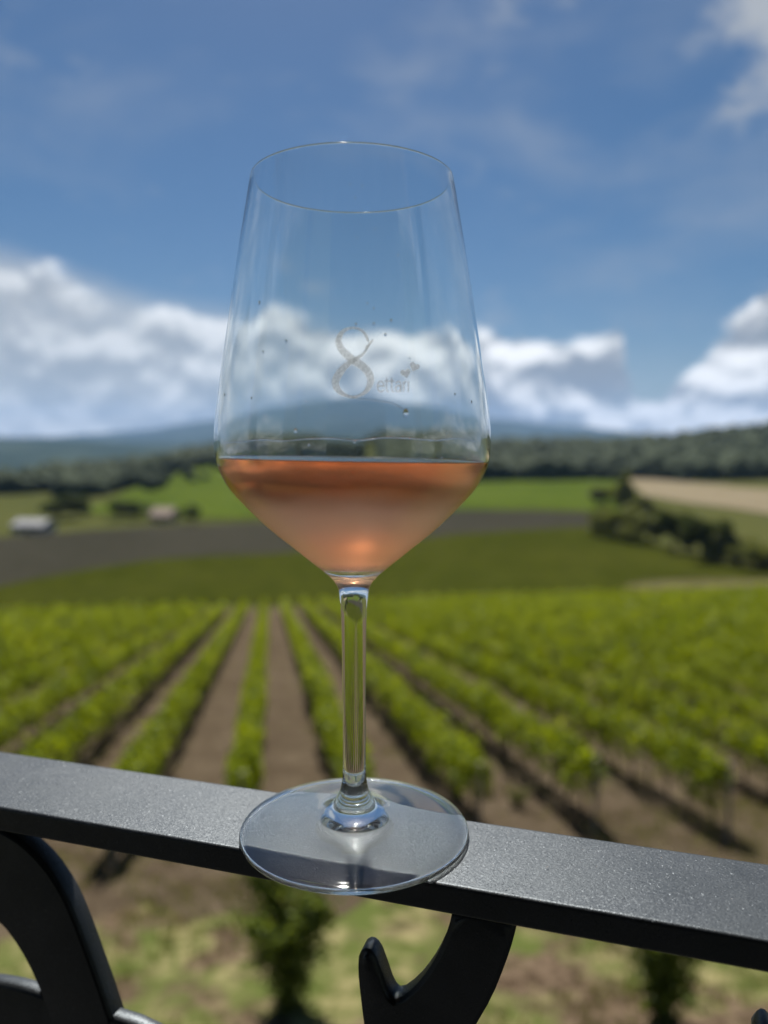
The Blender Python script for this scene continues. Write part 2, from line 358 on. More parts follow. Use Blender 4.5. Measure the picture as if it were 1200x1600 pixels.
# ------------------------------------------------------------------ vineyard
ROW0, ROWD, SNEAR, SFAR = -0.62, 2.4, 14.9, 96.0
def rowpt(s, t): return np.stack([UX * s + UY * t, UY * s - UX * t], -1)
def make_row(i):
    t0 = ROW0 + ROWD * i
    sn = max(11, SNEAR - .2 * max(t0 - 3, 0)) + (random.uniform(-.4, .4)); sf = SFAR + random.uniform(-1.5, 1.5)
    # leave out the stretch that lies outside the picture
    s_vis = (abs(t0) - 4) / .80 if abs(t0) > 14 else sn
    if t0 < 0: s_vis = (abs(t0) - 4) / .42 if abs(t0) > 10 else sn
    sn = max(sn, s_vis)
    if sn > sf - 6: return
    rg = np.random.default_rng(100 + i)
    o = empty('vine_row', (*rowpt(np.array(sn), np.array(t0)), 0)); o.location.z = float(H(o.location.x, o.location.y))
    base = np.array(o.location)
    pts, sz = [], []
    s = sn
    lod = [(28, 380, .125), (42, 210, .17), (65, 120, .23), (200, 64, .32)]
    for lim, dens, size in lod:
        e = min(lim, sf)
        if e <= s: continue
        n = int((e - s) * dens); q = rg.uniform(s, e, n)
        # every vine, about 0.9 m apart, is a bush of its own within the row
        ph = (q - sn) / .9; k = np.floor(ph).astype(int)
        vh = np.modf(np.abs(np.sin(k * 12.9898 + i * 78.2) * 43758.5))[0]; vw = np.modf(np.abs(np.sin(k * 39.3 + i * 11.1) * 24634.6))[0]
        q = q - (ph - k - .5) * .9 * .12
        topz = 1.55 + .3 * vh; lowz = .52 + .18 * vw
        u = rg.beta(1.6, 1.25, n); z = lowz + (topz - lowz) * u + np.where(rg.random(n) < .09, rg.uniform(0, .42, n), 0)
        wid = (.27 + .17 * vw) * np.sqrt(np.clip(1.15 - (2 * u - .85) ** 2, .1, 1))
        ang = rg.uniform(-1, 1, n); side = np.sign(ang) * np.abs(ang) ** .55 * wid + (vh - .5) * .12
        xy = rowpt(q, t0 + side)
        pts.append(np.column_stack([xy, H(xy[:, 0], xy[:, 1]) + z])); sz.append(np.full(n, size)); s = e
    Pn = np.concatenate(pts) - base; Sz = np.concatenate(sz)
    thin = vnoise(Pn[:, 0] + i * 3.1, Pn[:, 1], 1.1, 12) + .6 * vnoise(Pn[:, 0], Pn[:, 1] + Pn[:, 2], .45, 13)
    kp = rg.random(len(Pn)) < np.clip(.95 + 1.2 * thin, .22, 1); Pn, Sz = Pn[kp], Sz[kp]
    V, F = leaf_quads(Pn, Sz, rg, .3)
    mesh_np('foliage', V, F, MAT['vine'], o)
    if sn < 36:
        for j in range(9 if abs(i) < 6 else 5):
            q = sn + .35 + j * .9; xy = rowpt(np.array(q), np.array(t0 + rg.uniform(-.04, .04))); z = float(H(*xy))
            bm = bmesh.new(); l = Vector(base); w = rg.uniform(-.05, .05, 6)
            tube(bm, [Vector((xy[0] + w[0], xy[1], z - .05)) - l, Vector((xy[0] + w[1], xy[1] + w[2], z + .3)) - l, Vector((xy[0] + w[3], xy[1] + w[4], z + .62)) - l, Vector((xy[0] + w[5], xy[1] + .1, z + .9)) - l], [.035, .028, .026, .015])
            from_bm('vine_trunk', bm, MAT['bark'], o)
        for q in (sn - .15, sn + 5.6, sn + 11.4):
            xy = rowpt(np.array(q), np.array(t0)); z = float(H(*xy)); bm = bmesh.new(); l = Vector(base)
            tube(bm, [Vector((xy[0], xy[1], z - .1)) - l, Vector((xy[0], xy[1], z + 1.62)) - l], [.04, .036], 8)
            from_bm('post', bm, MAT['post'], o)
    return o
for i in range(-18, 36):
    o = make_row(i)
    if o: tag(o, 'long trellised row of leafy green grapevines running down the slope', 'vine row', 'parallel grapevine rows of the vineyard')

# tufts of dry grass, too many to count
def grass():
    n = 9000; s = rng.uniform(5.5, 15.5, n); t = rng.uniform(-14, 22, n)
    keep = (vnoise(s * 1.0, t * 1.0, 2.2, 8) > -.08); s, t = s[keep], t[keep]
    s2 = rng.uniform(17, 40, 2500); t2 = ROW0 + ROWD * (rng.integers(-6, 10, 2500)) + rng.normal(0, .25, 2500)
    n3 = 5000; s3 = rng.uniform(12, 45, n3); t3 = rng.uniform(-12, 30, n3); k3 = vnoise(s3, t3, 1.6, 15) + .02 * t3 > .22; s2 = np.r_[s2, s3[k3]]; t2 = np.r_[t2, t3[k3]]
    s = np.r_[s, s2]; t = np.r_[t, t2]
    xy = rowpt(s, t); P = np.column_stack([xy, H(xy[:, 0], xy[:, 1])])
    nb = 6; P = np.repeat(P, nb, 0) + np.column_stack([rng.normal(0, .07, (len(P) * nb, 2)), np.zeros(len(P) * nb)])
    m = len(P); h = rng.uniform(.06, .2, m)[:, None]; dirn = rng.normal(size=(m, 2)); dirn /= np.linalg.norm(dirn, axis=1)[:, None]
    d3 = np.column_stack([dirn, np.zeros(m)]); w3 = np.column_stack([-dirn[:, 1], dirn[:, 0], np.zeros(m)]) * .012
    tipv = P + d3 * h * .5; tipv[:, 2] += h[:, 0]
    V = np.stack([P - w3, P + w3, tipv], 1).reshape(-1, 3); F = np.arange(m * 3).reshape(-1, 3)
    o = mesh_np('grass', V, F, MAT['grassblade']); tag(o, 'short dry grass tufts on the yard below the railing', 'grass', kind='stuff')
grass()

# ------------------------------------------------------------------ trees and shrubs
def crown(name, rg, mat, n, size, rad, hgt, base, lobes=9, fill=.55):
    """leaf faces gathered in clumps through the crown's volume"""
    c = rg.normal(size=(lobes, 3)) * [.45, .45, .36]; c = np.vstack([c, [[0, 0, 0]]])
    r = rg.uniform(.3, .55, len(c)); pick = rg.integers(0, len(c), n)
    d = rg.normal(size=(n, 3)); d /= np.linalg.norm(d, axis=1)[:, None]
    p = c[pick] + d * (r[pick] * rg.uniform(fill, 1.0, n) ** .5)[:, None]
    p[:, 2] = np.clip(p[:, 2], -.95, None)
    P = p * [rad, rad, hgt / 2] + [0, 0, base + hgt / 2]
    V, F = leaf_quads(P, size, rg, .2)
    return V, F
def trunk_bm(rg, h, r, limbs=4, spread=.5):
    bm = bmesh.new(); w = rg.uniform(-.06, .06, 4) * h
    pts = [(0, 0, -.1), (w[0], w[1], h * .35), (w[2], w[3], h * .7), (w[2], w[3], h)]
    tube(bm, pts, [r * 1.25, r, r * .7, r * .3], 7)
    for k in range(limbs):
        a = 2 * math.pi * k / limbs + rg.uniform(-.4, .4); z = h * rg.uniform(.4, .7)
        tube(bm, [(w[2] * .6, w[3] * .6, z), (math.cos(a) * h * spread * .5, math.sin(a) * h * spread * .5, z + h * .18), (math.cos(a) * h * spread, math.sin(a) * h * spread, z + h * .42)], [r * .45, r * .33, r * .12], 5)
    return bm
PROTO = {}
def proto(kind, k):
    if (kind, k) in PROTO: return PROTO[kind, k]
    rg = np.random.default_rng(hash((kind, k)) % 1000 if False else {'dark': 10, 'pale': 40, 'bush': 70}[kind] + k)
    mat = MAT['paleleaf'] if kind == 'pale' else MAT['treeleaf']
    low = {'dark': .14, 'pale': .03, 'bush': .02}[kind]
    V, F = crown('crown', rg, mat, 2000, .085, .5 if kind != 'bush' else .62, 1 - low, low, 10)
    me = bpy.data.meshes.new('crown'); me.from_pydata(V.tolist(), [], F.tolist()); me.materials.append(mat)
    bm = trunk_bm(rg, .62, .03); mt_ = bpy.data.meshes.new('trunk'); bm.to_mesh(mt_); bm.free(); mt_.materials.append(MAT['bark'])
    PROTO[kind, k] = (me, mt_); return PROTO[kind, k]
def tree(px, py, hpx, wpx, kind, label, cat='tree', group=None, name='tree'):
    p = hit(np.array([px]), np.array([py]))[0]; dist = p[1] + .27
    h = hpx * 1.15 / FPX * dist; w = wpx * 1.25 / FPX * dist
    me, mt_ = proto(kind, random.randrange(3))
    o = empty(name, p, random.uniform(0, 6)); o.scale = (w, w, h)
    link('crown', me, o); link('trunk', mt_, o)
    tag(o, label, cat, group)
    return o
HB = 'grey green bush in the hedgerow that slants across the valley'
for px, py, h, w in [(938, 838, 40, 34), (962, 842, 46, 42), (990, 846, 52, 46), (1018, 852, 50, 44), (1085, 868, 50, 40), (1128, 880, 52, 44), (1152, 884, 42, 44), (1180, 890, 40, 44), (1212, 896, 44, 46), (1245, 902, 46, 46)]:
    tree(px, py, h, w, 'pale', HB, 'bush', 'grey green bushes of the valley hedgerow', 'hedgerow_bush')
for px, py, h, w in [(1053, 862, 66, 46), (1106, 878, 72, 58)]:
    tree(px, py, h, w, 'dark', 'rounded dark tree standing out of the grey green valley hedgerow', 'tree', 'dark trees in the valley hedgerow', 'round_tree')
tree(975, 800, 60, 30, 'pale', 'tall thin tree beside the pale stubble field', 'tree', None, 'tall_tree')
for px, py, h, w in [(945, 790, 30, 40), (1000, 812, 36, 44)]:
    tree(px, py, h, w, 'pale', 'low bush at the edge of the bright green valley field', 'bush', 'bushes between the green field and the stubble', 'field_bush')
for px, py, h, w in [(92, 812, 34, 40), (118, 812, 40, 44), (186, 811, 30, 36), (208, 812, 28, 34), (304, 818, 28, 24)]:
    tree(px, py, h, w, 'dark', 'dark tree on the far side of the ploughed field near the white shed', 'tree', 'dark trees beyond the ploughed field', 'broadleaf_tree')
# young plants just below the railing
def shrub(px, py, hgt, wid, seed, label, mat, n=3600):
    """an upright, many-stemmed young plant, narrow at the ground and loose at the top"""
    rg = np.random.default_rng(seed); p = hit(np.array([px]), np.array([py]))[0]
    o = empty('garden_shrub', p); tips = []
    for k in range(11):
        a = rg.uniform(0, 2 * math.pi); r = wid / 2 * math.sqrt(rg.uniform(.02, 1)); h = hgt * rg.uniform(.6, 1)
        e = np.array([math.cos(a) * r, math.sin(a) * r, h]); m = e * [.35, .35, .5] + rg.normal(0, .03, 3); b0 = np.array([math.cos(a) * .05, math.sin(a) * .05, -.05])
        bm = bmesh.new(); tube(bm, [b0, m, e], [.018, .012, .004], 5); from_bm('stem', bm, MAT['bark'], o); tips.append((b0, m, e))
    pick = rg.integers(0, len(tips), n); u = rg.beta(1.7, 1.0, n)[:, None]; T = np.array(tips)[pick]
    P = (1 - u) ** 2 * T[:, 0] + 2 * u * (1 - u) * (2 * T[:, 1] - .5 * T[:, 0] - .5 * T[:, 2]) + u ** 2 * T[:, 2]
    P = P + rg.normal(0, 1, (n, 3)) * (.05 + .10 * np.sin(np.pi * np.clip(u, .1, .95))) * hgt / 2 * [1, 1, .8]; P[:, 2] = np.abs(P[:, 2]) + .03
    V, F = leaf_quads(P, .08 * min(1, hgt), rg, .25)
    mesh_np('foliage', V, F, mat, o); tag(o, label, 'shrub')
shrub(452, 1572, 2.05, 1.9, 3, 'dark leafy shrub on the dry grass below the foot of the wine glass', MAT['shrubleaf'])
shrub(1035, 1596, 1.95, .95, 5, 'narrow dark shrub on the dry grass below the plain end of the handrail', MAT['shrubleaf'], 2600)
shrub(806, 1262, .5, .8, 9, 'low grey green bush in the gap between two vine row ends', MAT['paleleaf'], 700)

# woods on the hillsides: one far-off mass each
ico = bmesh.new(); bmesh.ops.create_icosphere(ico, subdivisions=2, radius=1); ico.verts.ensure_lookup_table()
IV = np.array([v.co[:] for v in ico.verts]); IF = np.array([[v.index for v in f.verts] for f in ico.faces]); ico.free()
def woodland(label, pts, rg, lo=4.5, hi=8):
    Vs, Fs = [], []
    for k, p in enumerate(pts):
        sc = rg.uniform(lo, hi) / 2; j = 1 + rg.normal(0, .16, (len(IV), 1))
        Vs.append(IV * j * [sc * 1.1, sc * 1.1, sc * rg.uniform(.9, 1.5)] + p + [0, 0, sc * .7]); Fs.append(IF + k * len(IV))
    o = mesh_np('woodland', np.concatenate(Vs), np.concatenate(Fs), MAT['wood_far'])
    tag(o, label, 'wood', kind='stuff')
def scatter(n, rgn, ybase, ytop, rg, x0, x1):
    """random plan positions whose line of sight falls between two lines on the hillside"""
    px = rg.uniform(x0, x1, n * 4); d = rg.uniform(*rgn, n * 4) ; x = (px - 600) / FPX * d; z = H(x, d)
    el = (z - CAM[2]) / d; py = 700 - el * FPX
    ok = (py < np.interp(px, *ybase)) & (py > np.interp(px, *ytop)) 
    return np.column_stack([x, d, z])[ok][:n]
rg = np.random.default_rng(21)
woodland('dark green woodland covering the long hill behind the stubble field', scatter(2300, (410, 800), ([600, 760, 980, 1000, 1200, 1400], [757, 752, 749, 747, 763, 772]), ([600, 1400], [600, 600]), rg, 600, 1380), rg, 6, 13)
pl = scatter(2600, (330, 800), ([-150, 0, 140, 150, 250, 350, 600], [806, 806, 799, 790, 742, 722, 730]), ([-150, 0, 100, 200, 330, 450, 640], [768, 758, 745, 728, 713, 600, 600]), rg, -150, 640)
pl = pl[vnoise(pl[:, 0], pl[:, 1], 55, 4) + .6 * vnoise(pl[:, 0], pl[:, 1], 22, 9) > -.06]
woodland('patchy dark woodland on the low hill beyond the white shed', pl, rg, 6, 10)
pl = scatter(160, (330, 640), ([140, 200, 350, 600], [795, 800, 806, 800]), ([140, 250, 350, 600], [760, 748, 730, 735]), rg, 140, 600)
pl = pl[vnoise(pl[:, 0], pl[:, 1], 40, 7) > .12]
woodland('scattered scrub across the bright hill meadow', pl, rg, 4, 7)

# farm buildings across the valley
def farm(px, py, wpx, hpx, depth, wall, roof, label, name, gable=.35):
    p = hit(np.array([px]), np.array([py]))[0]; d = p[1]; w = wpx / FPX * d; h = hpx / FPX * d
    o = empty(name, p, R(-8)); bm = bmesh.new(); box_bm(bm, -w / 2, w / 2, 0, depth, -.6, h); from_bm('wall', bm, wall, o)
    bm = bmesh.new(); e = .35; g = depth * gable
    a = [bm.verts.new(q) for q in ((-w / 2 - e, -e, h + .01), (w / 2 + e, -e, h + .01), (w / 2 + e, depth + e, h + .01), (-w / 2 - e, depth + e, h + .01), (-w / 2 - e, depth / 2, h + g), (w / 2 + e, depth / 2, h + g))]
    for f in ((0, 1, 5, 4), (2, 3, 4, 5), (0, 4, 3), (1, 2, 5), (0, 3, 2, 1)): bm.faces.new([a[i] for i in f])
    from_bm('roof', bm, roof, o)
    for u in (-.32, .05, .36):
        bm = bmesh.new(); box_bm(bm, w * u - .6, w * u + .6, -.06, .02, 0 if u == .05 else h * .4, h * .75); from_bm('door' if u == .05 else 'window', bm, MAT['darkdoor'], o)
    tag(o, label, 'building')
farm(42, 834, 52, 13, 7, MAT['plaster'], MAT['sheetroof'], 'long low white shed at the edge of the ploughed field', 'farm_shed', .22)
farm(250, 817, 34, 11, 7, MAT['plaster2'], MAT['rooftile'], 'small ochre farmhouse below the bright hill meadow', 'farmhouse')

# ------------------------------------------------------------------ terrace and railing
m, t, out = newmat('metallic_grey_paint')
p = N(t, 'ShaderNodeBsdfPrincipled'); t.links.new(p.outputs[0], out.inputs[0])
tcx = N(t, 'ShaderNodeTexCoord'); v = tcx.outputs['Object']
put(t, p.inputs['Roughness'], SMOOTH(t, NOISE(t, v, 22, 5, .65), .3, .7, .40, .50)); p.inputs['Metallic'].default_value = 0; p.inputs['Specular IOR Level'].default_value = .50; p.inputs['Specular Tint'].default_value = (.82, .93, 1, 1)
put(t, p.inputs['Base Color'], MIX(t, SMOOTH(t, NOISE(t, v, 60, 4), .3, .7), (.008, .009, .010, 1), (.014, .015, .017, 1)))
vor = N(t, 'ShaderNodeTexVoronoi'); vor.inputs['Scale'].default_value = 3800; t.links.new(v, vor.inputs['Vector'])
# metal flakes: each tiny cell is tilted its own way
fl = VM(t, 'SUBTRACT', vor.outputs['Color'], (.5, .5, .5))
geo = N(t, 'ShaderNodeNewGeometry')
sc_ = N(t, 'ShaderNodeVectorMath', operation='SCALE'); t.links.new(fl, sc_.inputs[0]); put(t, sc_.inputs['Scale'], M_(t, 'ADD', .17, M_(t, 'MULTIPLY', M_(t, 'GREATER_THAN', NOISE(t, v, 700, 1), .66), .4)))
b = N(t, 'ShaderNodeBump'); b.inputs['Strength'].default_value = .22; b.inputs['Distance'].default_value = .0004
t.links.new(NOISE(t, v, 900, 3, .6), b.inputs['Height'])
t.links.new(VM(t, 'NORMALIZE', VM(t, 'ADD', b.outputs[0], sc_.outputs[0])), p.inputs['Normal'])
MAT['rail'] = m
RA = R(-17.5); RU = np.array([math.cos(RA), math.sin(RA), 0]); RN = np.array([-math.sin(RA), math.cos(RA), 0])   # along the rail; away from the viewer
RC = RN * -.0009                                    # middle of the rail next to the glass
rail = empty('railing', (*RC[:2], 0), RA)
def rounded_bar(name, x0, x1, y0, y1, z0, z1, bev, mat, parent):
    bm = bmesh.new(); box_bm(bm, x0, x1, y0, y1, z0, z1)
    bmesh.ops.bevel(bm, geom=bm.edges[:], offset=bev, segments=3, affect='EDGES', profile=.6)
    return from_bm(name, bm, mat, parent, True)
def flat_shade(o):
    for q in o.data.polygons: q.use_smooth = True
    return o
hr = rounded_bar('handrail', -1.6, 1.6, -.0224, .0224, -.0098, 0, .0014, MAT['rail'], rail)
md = hr.modifiers.new('weighted', 'WEIGHTED_NORMAL')
rounded_bar('lower_rail', -1.6, 1.6, -.015, .015, -.19, -.178, .0012, MAT['rail'], rail).modifiers.new('weighted', 'WEIGHTED_NORMAL')
rounded_bar('bottom_rail', -1.6, 1.6, -.015, .015, -.97, -.958, .0012, MAT['rail'], rail).modifiers.new('weighted', 'WEIGHTED_NORMAL')
for x in (-1.58, 1.58): rounded_bar('post', x - .02, x + .02, -.02, .02, -1.06, -.0101, .002, MAT['rail'], rail).modifiers.new('weighted', 'WEIGHTED_NORMAL')
for kx in range(25):
    x = -1.5 + kx * .125
    rounded_bar('picket', x - .007, x + .007, -.007, .007, -.9578, -.1902, .001, MAT['rail'], rail)
def rail_uv(px, py, n):
    """a pixel of the photograph on the upright plane n metres behind the middle of the rail -> along, up"""
    r = ray(px, py); p0 = RC + RN * n
    tt = ((p0 - CAM) @ RN) / (r @ RN); q = CAM + r * tt[..., None]
    return np.stack([(q - RC) @ RU, q[..., 2]], -1)
def scroll(pix, n0, n1, bev=.0016, extra=()):
    pts = rail_uv(np.array([q[0] for q in pix]), np.array([q[1] for q in pix]), n0).tolist() + list(extra)
    for _ in range(1):      # corner cutting rounds the traced line
        pts = [z for a, b2 in zip(pts, pts[1:] + pts[:1]) for z in ((a[0] * .75 + b2[0] * .25, a[1] * .75 + b2[1] * .25), (a[0] * .25 + b2[0] * .75, a[1] * .25 + b2[1] * .75))]
    bm = bmesh.new(); vs_ = [bm.verts.new((u, n0, w)) for u, w in pts]; f = bm.faces.new(vs_)
    e = bmesh.ops.extrude_face_region(bm, geom=[f]); bmesh.ops.translate(bm, vec=(0, n1 - n0, 0), verts=[g for g in e['geom'] if isinstance(g, bmesh.types.BMVert)])
    bmesh.ops.recalc_face_normals(bm, faces=bm.faces[:])
    ed = [q for q in bm.edges if abs(q.verts[0].co.y - q.verts[1].co.y) < 1e-6]
    bmesh.ops.bevel(bm, geom=ed, offset=bev, segments=2, affect='EDGES', clamp_overlap=True)
    bmesh.ops.triangulate(bm, faces=[q for q in bm.faces if len(q.verts) > 4])
    o = from_bm('scroll', bm, MAT['rail'], rail, True)
    o.modifiers.new('weighted', 'WEIGHTED_NORMAL'); return o
# the arch on the left, the forked leaf in the middle, the next fork on the right
scroll([(-60, 1281), (-20, 1289), (5, 1299), (35, 1318), (68, 1350), (98, 1395), (118, 1440), (140, 1500), (160, 1556), (176, 1605), (200, 1700), (212, 1800), (130, 1800), (112, 1700), (92, 1640), (72, 1585), (52, 1530), (28, 1484), (0, 1446), (-40, 1415), (-80, 1395), (-80, 1300)], -.006, .004)
scroll([(-90, 1530), (-40, 1534), (0, 1538), (40, 1547), (75, 1560), (120, 1575), (170, 1590), (220, 1606), (275, 1640), (310, 1700), (250, 1720), (200, 1680), (120, 1650), (40, 1625), (-40, 1610), (-90, 1605)], -.0055, .0025)
scroll([(706, 1425), (700, 1452), (686, 1488), (668, 1520), (645, 1548), (618, 1568), (606, 1556), (594, 1520), (584, 1494), (572, 1484), (559, 1491), (557, 1520), (561, 1560), (566, 1600), (574, 1660), (590, 1740), (660, 1760), (700, 1680), (740, 1610), (768, 1562), (788, 1512), (802, 1470), (808, 1438)], -.006, .004)
scroll([(1178, 1626), (1187, 1611), (1199, 1604), (1212, 1618), (1222, 1650), (1240, 1690), (1300, 1650), (1345, 1600), (1372, 1545), (1380, 1530), (1470, 1548), (1458, 1610), (1400, 1720), (1320, 1790), (1230, 1790), (1185, 1700)], -.006, .004)
tag(rail, 'dark metallic grey wrought iron railing with flat handrail and curling scrolls', 'railing')

# the terrace the photographer stands on; wall and roof added to darken the railing
ter = empty('terrace', (0, -1.6, -1.06), RA); bm = bmesh.new(); box_bm(bm, -3.2, 3.2, -2.4, 1.72, -.25, 0); from_bm('floor_slab', bm, MAT['stone'], ter)
bm = bmesh.new(); box_bm(bm, -3.2, 3.2, -2.4, -2.1, .001, 3.0); from_bm('unseen_back_wall', bm, MAT['stone'], ter)
bm = bmesh.new(); box_bm(bm, -3.2, 3.2, -2.6, 1.15, 3.001, 3.25); from_bm('roof', bm, MAT['rooftile'], ter)  # unseen roof, added to keep sky light off the railing's front face
bm = bmesh.new(); box_bm(bm, -3.2, 3.2, -2.4, 1.6, -9, -.2501); from_bm('base_wall', bm, MAT['stone'], ter)
for x in (-3.0, 2.7):
    bm = bmesh.new(); box_bm(bm, x, x + .3, .35, .65, .001, 3.0); from_bm('pillar', bm, MAT['stone'], ter)
tag(ter, kind='structure')

# ------------------------------------------------------------------ the glass
def lathe_mesh(name, prof, seg, mat, parent, normals=None):
    """prof: list of (r, z); normals: outward (nr, nz) for each profile point"""
    n = len(prof); th = np.linspace(0, 2 * np.pi, seg, endpoint=False)
    pr = np.array(prof); V = np.stack([pr[:, 0, None] * np.cos(th), pr[:, 0, None] * np.sin(th), np.repeat(pr[:, 1, None], seg, 1)], -1).reshape(-1, 3)
    F = []
    for i in range(n - 1):
        for j in range(seg):
            F.append((i * seg + j, i * seg + (j + 1) % seg, (i + 1) * seg + (j + 1) % seg, (i + 1) * seg + j))
    o = mesh_np(name, V, np.array(F), mat, parent, True)
    if normals is not None:
        q = np.array(normals); NV = np.stack([q[:, 0, None] * np.cos(th), q[:, 0, None] * np.sin(th), np.repeat(q[:, 1, None], seg, 1)], -1).reshape(-1, 3)
        o.data.normals_split_custom_set_from_vertices(NV.tolist())
    return o
def spline(pts, per=6):
    """Catmull-Rom through the points (centripetal enough for evenly given profiles)"""
    P_ = np.array(pts, float); out = []
    for i in range(len(P_) - 1):
        p0 = P_[max(i - 1, 0)]; p1 = P_[i]; p2 = P_[i + 1]; p3 = P_[min(i + 2, len(P_) - 1)]
        d = np.linalg.norm(p2 - p1); m1 = (p2 - p0) / max(np.linalg.norm(p2 - p1) + np.linalg.norm(p1 - p0), 1e-9) * d; m2 = (p3 - p1) / max(np.linalg.norm(p3 - p2) + np.linalg.norm(p2 - p1), 1e-9) * d
        for k in range(per):
            u = k / per; out.append((2 * u**3 - 3 * u**2 + 1) * p1 + (u**3 - 2 * u**2 + u) * m1 + (-2 * u**3 + 3 * u**2) * p2 + (u**3 - u**2) * m2)
    out.append(P_[-1]); return np.array(out)
# outer outline from the rim down to the edge of the foot, in centimetres (radius, height)
outer = spline([(3.42, 22.74), (3.60, 21.7), (3.82, 20.45), (4.05, 19.05), (4.26, 17.7), (4.45, 16.49), (4.63, 15.25), (4.72, 14.45), (4.735, 13.9), (4.68, 13.4), (4.50, 12.9), (4.22, 12.42), (3.86, 12.0), (3.30, 11.42), (2.74, 10.9), (2.10, 10.38), (1.52, 9.9), (1.06, 9.52), (.76, 9.24), (.60, 9.0), (.525, 8.75), (.475, 8.3), (.445, 7.5), (.425, 6.2), (.412, 4.5), (.408, 3.0), (.412, 2.3), (.44, 1.95), (.51, 1.6), (.66, 1.28), (.84, 1.02), (.97, .90), (1.12, .80), (1.5, .66), (2.2, .53), (3.0, .41), (3.6, .32), (3.95, .265)], 6) / 100
inner = spline([(3.315, 22.74), (3.51, 21.7), (3.74, 20.45), (3.965, 19.05), (4.175, 17.7), (4.36, 16.49), (4.535, 15.25), (4.62, 14.45), (4.63, 13.9), (4.57, 13.4), (4.38, 12.9), (4.09, 12.42), (3.72, 12.02), (3.15, 11.45), (2.58, 10.97), (1.95, 10.5), (1.36, 10.12), (.8, 9.88), (.35, 9.78), (.02, 9.765)], 6) / 100
m, t, out = newmat('clear_glass')
gl = N(t, 'ShaderNodeBsdfGlass'); gl.inputs['IOR'].default_value = 1.5; gl.inputs['Roughness'].default_value = .035; gl.inputs['Color'].default_value = (.985, .995, .99, 1)
t.links.new(gl.outputs[0], out.inputs[0]); MAT['glass'] = m
# the bowl: a fine mist of condensation where the cold wine stands
m, t, out = newmat('misted_glass')
gl = N(t, 'ShaderNodeBsdfGlass'); gl.inputs['IOR'].default_value = 1.5; gl.inputs['Color'].default_value = (.985, .995, .99, 1)
tcx = N(t, 'ShaderNodeTexCoord'); sx = N(t, 'ShaderNodeSeparateXYZ'); t.links.new(tcx.outputs['Object'], sx.inputs[0])
zz = M_(t, 'ADD', sx.outputs[2], M_(t, 'MULTIPLY', M_(t, 'SUBTRACT', NOISE(t, tcx.outputs['Object'], 90, 4), .5), .004))
mist = M_(t, 'MULTIPLY', SMOOTH(t, zz, .1270, .1140), SMOOTH(t, zz, .0975, .101))
put(t, gl.inputs['Roughness'], M_(t, 'ADD', .035, M_(t, 'MULTIPLY', M_(t, 'MULTIPLY', SMOOTH(t, zz, .1345, .1290), SMOOTH(t, zz, .0975, .101)), .15)))
b = N(t, 'ShaderNodeBump'); b.inputs['Distance'].default_value = .0002; t.links.new(M_(t, 'MULTIPLY', mist, .3), b.inputs['Strength'])
t.links.new(NOISE(t, tcx.outputs['Object'], 2200, 2), b.inputs['Height']); t.links.new(b.outputs[0], gl.inputs['Normal'])
tl = N(t, 'ShaderNodeBsdfTranslucent'); tl.inputs['Color'].default_value = (.95, .95, .95, 1); mxs = N(t, 'ShaderNodeMixShader')
put(t, mxs.inputs[0], M_(t, 'MULTIPLY', mist, SMOOTH(t, NOISE(t, tcx.outputs['Object'], 1500, 3, .6), .3, .7, .19, .22))); t.links.new(gl.outputs[0], mxs.inputs[1]); t.links.new(tl.outputs[0], mxs.inputs[2])
t.links.new(mxs.outputs[0], out.inputs[0]); MAT['mist'] = m

glass = empty('wine_glass', (0, 0, .00025)); SEG = 128
def prof_normals(pr):
    d = np.gradient(np.array(pr), axis=0); n = np.stack([-d[:, 1], d[:, 0]], -1); return n / np.linalg.norm(n, axis=1)[:, None]
i_neck = int(np.argmin(np.abs(outer[:, 1] - .0895) + (outer[:, 0] > .008) * 9)); i_foot = int(np.argmin(np.abs(outer[:, 1] - .0125) + (outer[:, 0] > .01) * 9))
th = np.linspace(0, math.pi, 13)[1:-1]
rim_c = (inner[0] + outer[0]) / 2; rr = (outer[0, 0] - inner[0, 0]) / 2
rim = [(rim_c[0] - rr * math.cos(a), rim_c[1] + rr * math.sin(a)) for a in th]
bowl_prof = np.vstack([inner[::-1], rim, outer[:i_neck + 1]])
# going up the inside and down the outside, the left-hand normal points out of the glass on both sides
nb = prof_normals(np.vstack([inner[::-1], rim, outer]))[:len(bowl_prof)]
no = prof_normals(outer)
def orient(pr, nn):     # make sure face winding agrees: reverse so that faces look outwards
    return pr, nn
edge = [(.0398 + .0013 * math.sin(a), .0013 + .0013 * math.cos(a)) for a in np.linspace(.35, math.pi, 9)]
foot_prof = np.vstack([outer[i_foot:], edge, [(.0388, .00012), (.0372, .0006), (.034, .0011), (.028, .0017), (.02, .0026), (.010, .0034), (.004, .0037), (.0002, .0038)]])
def build(name, pr, mat):
    pr = np.array(pr)[::-1]                      # upwards on the outside gives outward faces
    nn = -prof_normals(pr)
    return lathe_mesh(name, pr, SEG, mat, glass), nn
def setn(o, pr, nn):
    n = len(pr); th2 = np.linspace(0, 2 * np.pi, SEG, endpoint=False)
    NV = np.stack([nn[:, 0, None] * np.cos(th2), nn[:, 0, None] * np.sin(th2), np.repeat(nn[:, 1, None], SEG, 1)], -1).reshape(-1, 3)
    o.data.normals_split_custom_set_from_vertices(NV.tolist())
full = np.vstack([inner[::-1], rim, outer, foot_prof[len(outer) - i_foot:]])
fn = prof_normals(full); 
